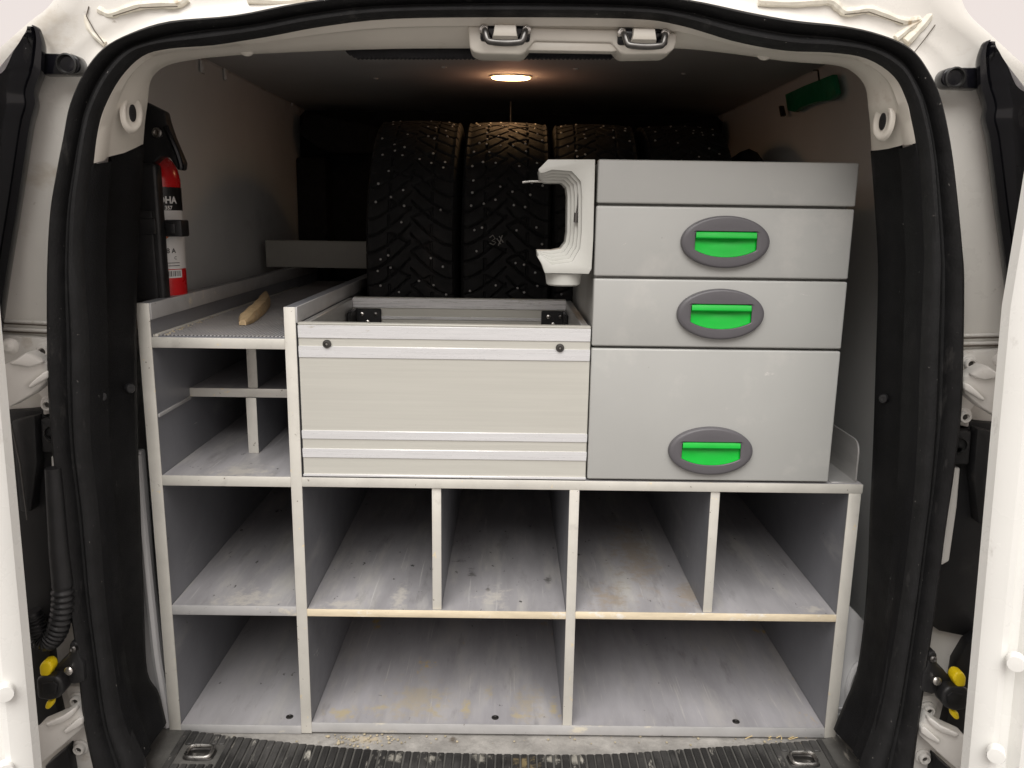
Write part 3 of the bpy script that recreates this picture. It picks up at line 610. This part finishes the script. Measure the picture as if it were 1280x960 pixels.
for x, y in ((408.5,430),(700,435)):
    q = at(x, y, Y=1.301); bm = nb(); lathe(bm, [(.0068,-.002),(.0068,.002),(.0055,.0035),(.0035,.0038),(.003,.002),(0,.002)], q+Vector((0,.001,0)), (0,-1,0), 18); obj('bolt', bm, 'dark_steel', fb)
    bm = nb(); lathe(bm, [(0,.0022),(.0022,.0025),(.0015,.0035),(0,.0035)], q+Vector((0,.001,0)), (0,-1,0), 10); obj('bolt_pin', bm, 'steel', fb)
for a, b_ in ((-.3375,-.3255),(.119,.131)):
    bm = nb(); plate(bm, a, b_, 1.318, 1.715, -.431,-.1745); obj('side_board', bm, 'alu_dark', tray)
bm = nb(); plate(bm, -.3255,.119,1.700,1.715,-.431,-.1715); rb_ = obj('rear_board', bm, 'alu_board', tray)
for z0, z1 in ((-.193,-.1725),(-.2165,-.2105)):
    bm = nb(); plate(bm, -.3255,.119,1.697,1.7012,z0,z1,.0008); obj('board_rib', bm, 'alu_rib', rb_)
bm = nb(); plate(bm, -.3255,.119,1.318,1.70,-.431,-.425); obj('floor_board', bm, 'alu_dark', tray)
for a, b_ in ((442,476),(677,712)):
    p, q = at(a, 383.5, Y=1.69), at(b_, 383.5, Y=1.69)
    x0, x1 = max(p.x,-.3245), min(q.x,.118)
    bm = nb(); plate(bm, x0, x1, 1.690, 1.6965, -.262, -.194, .002)
    if a < 500: plate(bm, x0, x0+.006, 1.62, 1.6965, -.262,-.194,.002)
    else: plate(bm, x1-.006, x1, 1.62, 1.6965, -.262,-.194,.002)
    cb = obj('corner_bracket', bm, 'black_plastic', tray)
    for u, z in ((.3,-.206),(.8,-.206),(.5,-.222),(.25,-.24),(.75,-.24)):
        bm = nb(); lathe(bm, [(.0045,-.001),(.0042,.001),(.002,.002),(0,.002)], (x0+(x1-x0)*u,1.690,z), (0,-1,0), 10); obj('rivet', bm, 'steel' if u != .8 else 'dark_steel', cb)

# ------------------------------------------------------------------ DRAWER CABINET
cab = thing('drawer_cabinet', 'grey drawer cabinet with three green handled drawers standing on the rack', 'drawer cabinet', (.335,1.30,-.4335))
X0, X1 = .1345,.5385
bm = nb(); box(bm, X0+.004, X1-.004, 1.322, 1.78, -.4325, .083, .002); obj('cabinet_body', bm, 'cabinet', cab)
def front(name, z0, z1, x0=X0, x1=X1):
    bm = nb(); box(bm, x0, x1, F, 1.319, z0, z1, .0028, 3)
    rows = None
    return obj(name, bm, 'cabinet', cab)
def handle(par, cx, cz):
    A, Bz, n = .0695, .0405, 64
    y = F
    hole = []
    def hp_(t):   # hole outline: flat top, bowed bottom
        return t
    hw, ht, hs, hb = .0485, .0165, -.0125, -.0235
    hole = []
    for k in range(n):
        a = 2*math.pi*k/n+math.pi/n; ca, sa = math.cos(a), math.sin(a)
        # cast a ray to the hole boundary
        best = None; lo, hi = 0, .08
        for _ in range(28):
            m_ = (lo+hi)/2; px, pz = ca*m_, sa*m_
            low = hb+(hs-hb)*(abs(px)/hw)**2.2
            ins = abs(px) < hw and pz < ht and pz > low
            if ins: lo = m_
            else: hi = m_
        hole.append((ca*lo, sa*lo))
    ell = [(A*math.cos(2*math.pi*k/n+math.pi/n), Bz*math.sin(2*math.pi*k/n+math.pi/n)) for k in range(n)]
    bm = nb(); L = lambda pts, s, yy: [Vector((cx+x*s, yy, cz-.001+z*s)) for x, z in pts]
    rows = [L(ell,1.0,y+.002), L(ell,1.0,y-.006), L(ell,.985,y-.009), L(ell,.95,y-.0105), L(ell,.9,y-.011),
            [a.lerp(b_,.6) for a, b_ in zip(L(ell,.9,y-.011), L(hole,1.04,y-.011))], L(hole,1.04,y-.011), L(hole,1.0,y-.010), L(hole,1.0,y-.0005)]
    grid(bm, rows, False, True); bmesh.ops.recalc_face_normals(bm, faces=bm.faces); hd = obj('handle_plate', bm, 'handle_grey', par, smooth=35)
    bm = nb(); rows = []
    def q_(x, z, sc_, d): return Vector((cx+x*sc_, y-d, cz-.001+z*sc_))
    for sc_, k0, k1 in ((.99,.0085,.0085),(.97,.0012,.0075),(.6,.001,.005),(.1,.001,.003)):
        rows.append([q_(x, z, sc_, k1+(k0-k1)*min(1,max(0,(z-hb)/(ht-hb)))) for x, z in hole])
    V = grid(bm, rows, False, True); bm.faces.new(V[-1]); bmesh.ops.recalc_face_normals(bm, faces=bm.faces)
    obj('grip_cup', bm, 'green', par)
    bm = nb(); rows = []
    for yy, zz in ((y-.0005,ht-.0005),(y-.009,ht-.001),(y-.0105,ht-.0025),(y-.0118,ht-.0095),(y-.0108,ht-.0112),(y-.008,ht-.0115),(y-.0005,ht-.0115)):
        rows.append([Vector((cx-hw*.975,yy,cz-.001+zz)), Vector((cx+hw*.975,yy,cz-.001+zz))])
    grid(bm, rows); r0 = [v for v in bm.verts]; 
    for s in (0,1): bm.faces.new([bm.verts[i] for i in ()] or [r0[2*i+s] for i in range(7)])
    bmesh.ops.recalc_face_normals(bm, faces=bm.faces); obj('grip', bm, 'green', par)
front('top_case', .0205,.0865, X0+.0005, X1)
for z0, z1, cz, cx in ((-.0925,.0165,-.0355,.3375),(-.2045,-.0965,-.149,.3375),(-.4295,-.2085,-.3755,.336)):
    d_ = front('drawer', z0, z1, X0, X1-.0006); handle(d_, cx, cz)
bm = nb(); lathe(bm, [(0,0),(.0011,.0),(.0008,.0004),(0,.0004)], (.2,F-.0002,-.2), (0,-1,0), 6); bm.free()

# ------------------------------------------------------------------ MOULDED HOLDER on the cabinet side
hold = thing('moulded_holder', 'pale grey C-shaped plastic holder hung on the left side of the drawer cabinet', 'holder', tuple(at(706,340,Y=1.33)))
outer = [(685,199.3),(744,199.3),(741.5,300),(739.5,336),(736,342.5),(681,341.5),(677,330),(671.5,321)]
def inner(o):   # o = step in px towards the front rim
    return [(671+o*.25,313+o*.30),(690,313+o*1.0),(701+o*.8,311+o*.9),(707+o,303+o*.4),(709+o,290),(709.5+o,245),(708+o,234-o*.4),(702+o*.7,228.5-o*.8),(690,228.5-o*.9),(681,228.5-o*.7),(674.5,223.5-o*.4),(673,214-o*.15),(675.5,209)]
for k, (o, y0, y1) in enumerate(((18,1.300,1.309),(13.5,1.3092,1.318),(9,1.3182,1.327),(4.5,1.3272,1.336),(0,1.3362,1.385))):
    poly = outer+inner(o)
    bm = nb(); prism(bm, [at(x, y, Y=y0) for x, y in poly], (0,y1-y0,0), .0010, 2); obj('holder_shell', bm, 'holder', hold, smooth=30)
for a, rr in (((704,348),.0),):
    q = at(*a, Y=1.335); bm = nb(); lathe(bm, [(.0,-.011),(.024,-.011),(.0275,-.0085),(.0285,.0),(.030,.009)], q, (0,0,1), 28); obj('holder_cup', bm, 'holder', hold)
bm = nb(); tube(bm, [at(653,228,Y=1.345), at(662,226.8,Y=1.345), at(676,226.8,Y=1.345), at(694,227,Y=1.345)], .0019, 8); obj('wire_end', bm, 'steel', hold)
bm = nb(); tube(bm, [at(723.5,231,Y=1.318), at(722.5,255,Y=1.314), at(720.5,268,Y=1.312)], .0013, 8); tube(bm, [at(720.5,266,Y=1.312), at(719.5,278,Y=1.312)], .0036, 10); obj('latch_pin', bm, 'dark_steel', hold)

# ------------------------------------------------------------------ FIRE EXTINGUISHER
EX = Vector((-.6205,1.46,0)); ER = .0435
ext = thing('fire_extinguisher', 'red fire extinguisher with black bracket strapped to the left wall', 'fire extinguisher', (EX.x,EX.y,-.155))
bm = nb(); lathe(bm, [(.0,-.158),(.036,-.158),(ER,-.150),(ER,.052),(.041,.068),(.034,.082),(.022,.093),(.014,.098),(.014,.112)], (EX.x,EX.y,0), (0,0,1), 36); cyl = obj('cylinder', bm, 'red', ext)
def zpx(py): return at(215, py, Y=1.44).z
def wrap(name, m, z0, z1, par, r=.0004, a0=-110, a1=50):
    bm = nb(); rows = [[Vector((EX.x+(ER+r)*math.cos(R(a0+(a1-a0)*k/30)), EX.y+(ER+r)*math.sin(R(a0+(a1-a0)*k/30)), z)) for k in range(31)] for z in (z0, z1)]
    grid(bm, rows); bmesh.ops.recalc_face_normals(bm, faces=bm.faces); return obj(name, bm, m, par)
lab = wrap('label', 'label_white', zpx(336), zpx(262), cyl)
wrap('label_band', 'label_black', zpx(263), zpx(234), cyl, .0007)
wrap('barcode_patch', 'label_white', zpx(347), zpx(337), cyl, .0007, -58, -14)
def text_on(txt, size, ang, z, m, r=.0012, bold=.0):
    cu = bpy.data.curves.new('t', 'FONT'); cu.body = txt; cu.size = size; cu.offset = bold
    o = bpy.data.objects.new('t', cu); C.objects.link(o); bpy.context.view_layer.update()
    me = bpy.data.meshes.new_from_object(o.evaluated_get(bpy.context.evaluated_depsgraph_get()))
    bpy.data.objects.remove(o); bm = nb(); bm.from_mesh(me); bpy.data.meshes.remove(me)
    for v in bm.verts:
        a = R(ang)+v.co.x/ER; v.co = Vector((EX.x+(ER+r)*math.cos(a), EX.y+(ER+r)*math.sin(a), z+v.co.y))
    return obj('lettering', bm, m, cyl, smooth=0)
text_on('NOHA', .0158, -80, zpx(254), 'label_white', bold=.0006)
text_on('ASP 357', .0088, -70, zpx(262), 'label_white', bold=.0003)
text_on('118 A', .0115, -66, zpx(316), 'ink', bold=.0002); text_on('C', .0075, -34, zpx(324), 'ink')
for a, wd in ((-54,1.0),(-51,.4),(-49,.8),(-46,.5),(-43,1.1),(-39,.5),(-37,.4),(-34,1.1),(-30,.5),(-27,.8),(-24,.4),(-21,1.0)):
    wrap('barcode_bar', 'ink', zpx(345), zpx(338.5), cyl, .0011, a-wd*.9, a+wd*.9)
for py in (328,331.5): wrap('print_line', 'ink', zpx(py+.7), zpx(py), cyl, .0011, -58, -20)
def disc_on(ang, z, r_, m):
    bm = nb(); V = [bm.verts.new((EX.x+(ER+.0013)*math.cos(R(ang)+r_*math.cos(t)/ER), EX.y+(ER+.0013)*math.sin(R(ang)+r_*math.cos(t)/ER), z+r_*math.sin(t))) for t in [2*math.pi*k/18 for k in range(18)]]
    bm.faces.new(V); obj('emblem', bm, m, cyl, smooth=0)
disc_on(-62, zpx(241), .0055, 'label_red'); disc_on(-52, zpx(293), .0075, 'label_orange')
# bracket body in front, mounting plate, lever, strap with buckle
bm = nb(); box(bm, -.664,-.5835,1.385,1.412,-.165,.075,.006,3); box(bm, -.664,-.592,1.378,1.386,-.15,.0,.004); br = obj('bracket', bm, 'black_plastic', ext)
bm = nb(); prism(bm, [at(x, y, Y=1.40) for x, y in ((160,118),(183,128),(205,139),(208,152),(214,170),(228,203),(227,212),(222,213),(211,196),(200,196),(180,215),(160,215))], (0,.025,0), .003, 2); obj('mounting_plate', bm, 'black_plastic', ext)
bm = nb(); P = [at(x, y, Y=1.392) for x, y in ((207,158),(214,174),(221,190),(226,206),(226,212))]; tube(bm, cr(P,3), .0045, 8); obj('lever', bm, 'gloss_black', ext)
q = at(197,166,Y=1.397); bm = nb(); bolt(bm, q, .0085, h=.005); obj('bracket_screw', bm, 'steel', ext)
bm = nb(); z0, z1 = zpx(290), zpx(277); ring = []
for k in range(25):
    a = R(-130+200*k/24); ring.append((EX.x+(ER+.0022)*math.cos(a), EX.y+(ER+.0022)*math.sin(a)))
grid(bm, [[Vector((x,y,z)) for x, y in ring] for z in (z0, z1)]); bmesh.ops.recalc_face_normals(bm, faces=bm.faces)
box(bm, -.665,-.586,1.374,1.3795,zpx(292),zpx(273),.002); obj('strap', bm, 'black_plastic', ext)
q = at(224,285,Y=1.44); bm = nb(); box(bm, q.x-.012, q.x+.018, 1.405, 1.44, q.z-.014, q.z+.014, .003); box(bm, q.x-.008, q.x+.008, 1.402, 1.407, q.z-.009, q.z+.009, .002); obj('buckle', bm, 'black_plastic', ext)

# ------------------------------------------------------------------ STUDDED TYRES
TR, TW = .328, .100
def tyre_meshes():
    nu = 760
    tw = .084
    t_tread = np.linspace(-tw, tw, 69)
    u = np.arange(nu)/nu*2*np.pi
    side = [(.090,TR-.0035),(.0945,TR-.010),(.0965,TR-.018),(.0985,.290),(.100,.270),(.1005,.250),(.098,.232),(.092,.218),(.086,.212),(.080,.205)]
    prof = [(-x, r) for x, r in side[::-1]]+[(t, TR-.004*(t/tw)**2-.002*abs(t/tw)**8) for t in t_tread]+side
    nv = len(prof); P = np.zeros((nu, nv, 3)); s = u*TR
    for j, (t, r) in enumerate(prof):
        rr = np.full(nu, r)
        at_ = abs(t)
        if at_ <= .0905:
            k = min(1, at_/tw); flip = 1 if t > 0 else 0
            off = .062*(1-k)**1.6+.010*k*(1-k)
            pitch = 2*np.pi*TR/56
            ph = ((s-off+flip*pitch*.5)/pitch) % 1
            g = np.clip((.085-np.abs(ph-.5))/.045, 0, 1)
            if k > .93: g = g*.8
            # short cross grooves in the middle, running against the V
            if k < .5:
                ph2 = ((s+off*.55+flip*pitch*.5)/(pitch*2)) % 1
                g = np.maximum(g, np.clip((.045-np.abs(ph2-.5))/.025, 0, 1)*.8)
            if .50 < k < .56:
                ph3 = ((s/pitch+flip*.5) % 1); g = np.maximum(g, np.where(ph3 < .7, .75, 0))
            rr = rr-.0068*g
        elif at_ < .0975:
            pitch = 2*np.pi*TR/56; flip = 1 if t > 0 else 0
            ph = ((s+flip*pitch*.5)/pitch) % 1; rr = rr-.004*np.clip((.10-np.abs(ph-.5))/.05, 0, 1)
        P[:, j, 0] = t; P[:, j, 1] = rr*np.sin(u); P[:, j, 2] = rr*np.cos(u)
    V = P.reshape(-1, 3)
    i = np.arange(nu)[:, None]; j = np.arange(nv-1)[None, :]
    a = i*nv+j; b_ = ((i+1) % nu)*nv+j
    Fc = np.stack([a, a+1, b_+1, b_], -1).reshape(-1, 4)
    me = bpy.data.meshes.new('tread'); me.vertices.add(len(V)); me.vertices.foreach_set('co', V.ravel())
    me.loops.add(Fc.size); me.loops.foreach_set('vertex_index', Fc.ravel().astype(np.int32)); me.polygons.add(len(Fc))
    me.polygons.foreach_set('loop_start', np.arange(len(Fc), dtype=np.int32)*4); me.update(calc_edges=True); me.validate()
    rnd = random.Random(3); bm = nb(); n = 0
    for k in range(66):
        for lane, tt in enumerate((.071,.047,.020)):
            for sg in (-1, 1):
                if rnd.random() < .58: continue
                a = (k+.33*lane+.5*(sg > 0)+rnd.uniform(-.3,.3))*2*math.pi/66; t = sg*(tt+rnd.uniform(-.008,.008))
                nrm = Vector((0,math.sin(a),math.cos(a))); p = Vector((t,0,0))+nrm*(TR-.004*(t/tw)**2-.0005)
                lathe_s(bm, p, nrm)
    ms = bpy.data.meshes.new('studs'); bm.to_mesh(ms); bm.free()
    return me, ms
def lathe_s(bm, p, n):
    u = n.orthogonal().normalized(); v = n.cross(u)
    def ring(r, h): return [bm.verts.new(p+(u*math.cos(k*math.pi/3)+v*math.sin(k*math.pi/3))*r+n*h) for k in range(6)]
    a, b_, c = ring(.0029,-.001), ring(.0027,.0006), ring(.0012,.0018)
    for k in range(6):
        bm.faces.new((a[k],a[(k+1)%6],b_[(k+1)%6],b_[k])); bm.faces.new((b_[k],b_[(k+1)%6],c[(k+1)%6],c[k]))
    bm.faces.new(c)
tme, tms = tyre_meshes()
TYZ = (2.095, -.1055)
def make_tyre(x, y, rz, spin, label):
    t = thing('winter_tyre', label, 'tyre', (x, y, TYZ[1]-TR), 'studded winter tyres standing behind the box')
    t.rotation_euler = (0,0,rz)
    for nm, me, m in (('tread', tme, 'tyre'), ('studs', tms, 'stud')):
        o = bpy.data.objects.new(nm, me); C.objects.link(o); o.parent = t; o.location = (0,0,TR); o.rotation_euler = (spin,0,0)
        if not me.materials: me.materials.append(M[m])
        if nm == 'studs': o['kind'] = 'stuff'
    return t
tme.polygons.foreach_set('use_smooth', [True]*len(tme.polygons)); tme.set_sharp_from_angle(angle=R(45))
t1 = make_tyre(-.214, 2.095, 0, .1, 'studded winter tyre at the left end of the row, beside the grey cross board')
t2 = make_tyre(-.008, 2.10, 0, 1.27, 'studded winter tyre with a pale chalk mark, directly under the ceiling lamp')
t3 = make_tyre(.199, 2.115, R(-2), 2.05, 'studded winter tyre behind the plastic holder, only its left shoulder lit')
t4 = make_tyre(.408, 2.13, 0, 3.4, 'studded winter tyre in deep shade behind the drawer cabinet top')
# chalk scribble on the second tyre
bm = nb()
def on_t2(px, py):
    d = FW*FPX+RT*(px-640)-UP*(py-480); d.normalize()
    o = Vector((0,-2.10,-TYZ[1])); a = d.y**2+d.z**2; b_ = d.y*o.y+d.z*o.z; c = o.y**2+o.z**2-(TR+.0005)**2
    return d*((-b_-math.sqrt(b_*b_-a*c))/a)
for st in (((612,297),(616,294),(619,298),(615,301),(620,303),(617,306),(612,304)),((621,298),(626,305)),((624,295),(629,303)),((628,294),(623,307))):
    tube(bm, [on_t2(*p) for p in st], .0011, 5)
obj('chalk_mark', bm, 'chalk', t2, origin=wloc(t2))

# ------------------------------------------------------------------ small things
# grey board lying across the rack behind the deck
p, q = at(331,300,Y=2.2), at(458,328,Y=2.2)
bm = nb(); box(bm, p.x, -.33, 2.2, 2.222, -.1455, p.z, .003)
o = obj('cross_board', bm, 'board', None, origin=(-.5,2.21,-.1455)); o['label'] = 'plain grey board lying across the rack behind the deck, left of the tyres'; o['category'] = 'board'
# wood offcut on the deck
bm = nb(); rows = []
n = 14; A0 = at(303,402,Z=-.190); A1 = Vector((-.553,1.86,-.186))
for i in range(n+1):
    t = i/n; c0 = A0.lerp(A1, t)+Vector((.010*math.sin(math.pi*t),0,0)); c0.z = -.1962
    wv = (.0135-.002*t)*min(1,.45+t*7)*(1 if t < .75 else 1-.7*((t-.75)/.25)**1.5); h = (.015+.006*math.sin(2.6*t))*(1 if t > .08 else .55+t*5.6)
    j = .0012*math.sin(i*2.1)
    rows.append([c0+Vector((-wv,0,0)), c0+Vector((-wv*1.02,0,h*.55)), c0+Vector((-wv*.72,0,h+j)), c0+Vector((-wv*.1,0,h*1.12)), c0+Vector((wv*.75,0,h*.95-j)), c0+Vector((wv*1.04,0,h*.5)), c0+Vector((wv,0,0))])
V = grid(bm, rows, False, True); bm.faces.new(V[0][::-1]); bm.faces.new(V[-1]); bmesh.ops.recalc_face_normals(bm, faces=bm.faces)
o = obj('wood_offcut', bm, 'wood', None, smooth=30, origin=(-.52,1.66,-.1968)); o['label'] = 'pale split wood sliver lying diagonally on the ribbed left deck'; o['category'] = 'wood'
# green case hooked on the right wall
cx = WX-.005
def wr_(px, py, X=.655):
    d = FW*FPX+RT*(px-640)-UP*(py-480); return d*(X/d.x)
gc = thing('green_case', 'dark green plastic case hooked high on the right wall', 'case', tuple(wr_(1010,135)))
bm = nb(); prism(bm, [wr_(x, y, .652) for x, y in ((981,118),(1005,107),(1040,93),(1044.5,117),(1036,125),(1020,127),(1000,134),(992,140),(984,138))], (.012,0,0), .002, 2); obj('case_body', bm, 'green_case', gc)
bm = nb(); tube(bm, [wr_(1024,100,.650), wr_(1022.5,88,.652), wr_(1017,88,.655)], .002, 6); obj('hook', bm, 'dark_steel', gc)
bm = nb(); prism(bm, [wr_(x, y, .654) for x, y in ((973,133),(975,132),(978,144),(975.5,146))], (.01,0,0), .001); obj('wall_catch', bm, 'black_plastic', wr)
# dark rounded bundle by the right wall
c = at(926,215,Y=2.0); bm = nb(); rows = []
for k in range(11):
    a = math.pi*k/10; rr = math.sin(a)**.6
    rows.append([Vector((.585-.07*math.cos(a), 2.12+.16*rr*math.cos(b_), -.02+.165*rr*math.copysign(abs(math.sin(b_))**.8, math.sin(b_))+.008*math.sin(5*b_+k))) for b_ in [2*math.pi*j/24 for j in range(24)]])
grid(bm, rows, False, True); bmesh.ops.remove_doubles(bm, verts=bm.verts, dist=.0005); bmesh.ops.recalc_face_normals(bm, faces=bm.faces)
bmesh.ops.translate(bm, verts=bm.verts, vec=(0,0,.02))
o = obj('dark_bundle', bm, 'fabric', None, smooth=60, origin=(.585,2.12,-.15)); o['label'] = 'dark rounded bundle wedged against the right wall behind the drawer cabinet'; o['category'] = 'bundle'
# thin upright rod with shiny tip under the lamp
p, q = at(638.5,114,Y=2.5), at(640,160,Y=2.5); rod = thing('upright_rod', 'thin dark rod with shiny tip behind the tyres below the ceiling lamp', 'rod', (q.x,2.5,-.434))
bm = nb(); tube(bm, [(q.x,2.5,-.434),(p.x,2.5,p.z)], .0055, 10); obj('rod_shaft', bm, 'dark_steel', rod)
bm = nb(); lathe(bm, [(0,-.010),(.009,-.006),(.011,0),(.009,.006),(0,.010)], p, (0,0,1), 14); obj('rod_tip', bm, 'steel', rod)
# straw and crumbs on the floor strip
rnd = random.Random(5); bm = nb()
for k in range(26):
    q = at(rnd.gauss(968,16), rnd.gauss(921,2.2), Z=-.909); a = rnd.gauss(.3,.5); l = rnd.uniform(.006,.016)
    tube(bm, [q, q+Vector((math.cos(a)*l*.5,math.sin(a)*l*.3,.002)), q+Vector((math.cos(a)*l,math.sin(a)*l*.8,rnd.uniform(0,.004)))], .0007, 4)
o = obj('straw', bm, 'straw', None, origin=(.47,1.29,-.912), kind='stuff'); o['label'] = 'dry straw bits on the floor strip in front of the rack'; o['category'] = 'straw'
bm = nb()
for k in range(110):
    if rnd.random() < .6: q = at(rnd.gauss(455,32), rnd.gauss(924,5), Z=-.911)
    else: q = at(rnd.uniform(260,1000), rnd.uniform(918,932), Z=-.911)
    s = rnd.uniform(.0008,.003)*(1.6 if k % 9 == 0 else 1)
    t = bmesh.new(); bmesh.ops.create_icosphere(t, subdivisions=1, radius=s)
    merge(bm, t, Matrix.Translation((q.x,q.y,-.912+s*.3)) @ Matrix.Diagonal((1,rnd.uniform(.5,1.4),.5,1)))
for k in range(60):
    y = F+.01+abs(rnd.gauss(0,.12)); s = rnd.uniform(.0008,.0022); t = bmesh.new(); bmesh.ops.create_icosphere(t, subdivisions=1, radius=s)
    merge(bm, t, Matrix.Translation((-.562+abs(rnd.gauss(0,.006)),y,-.1975)))
o = obj('crumbs', bm, 'crumb', None, origin=(0,1.28,-.912), kind='stuff'); o['label'] = 'pale crumbs scattered on the floor strip and deck edge'; o['category'] = 'crumbs'
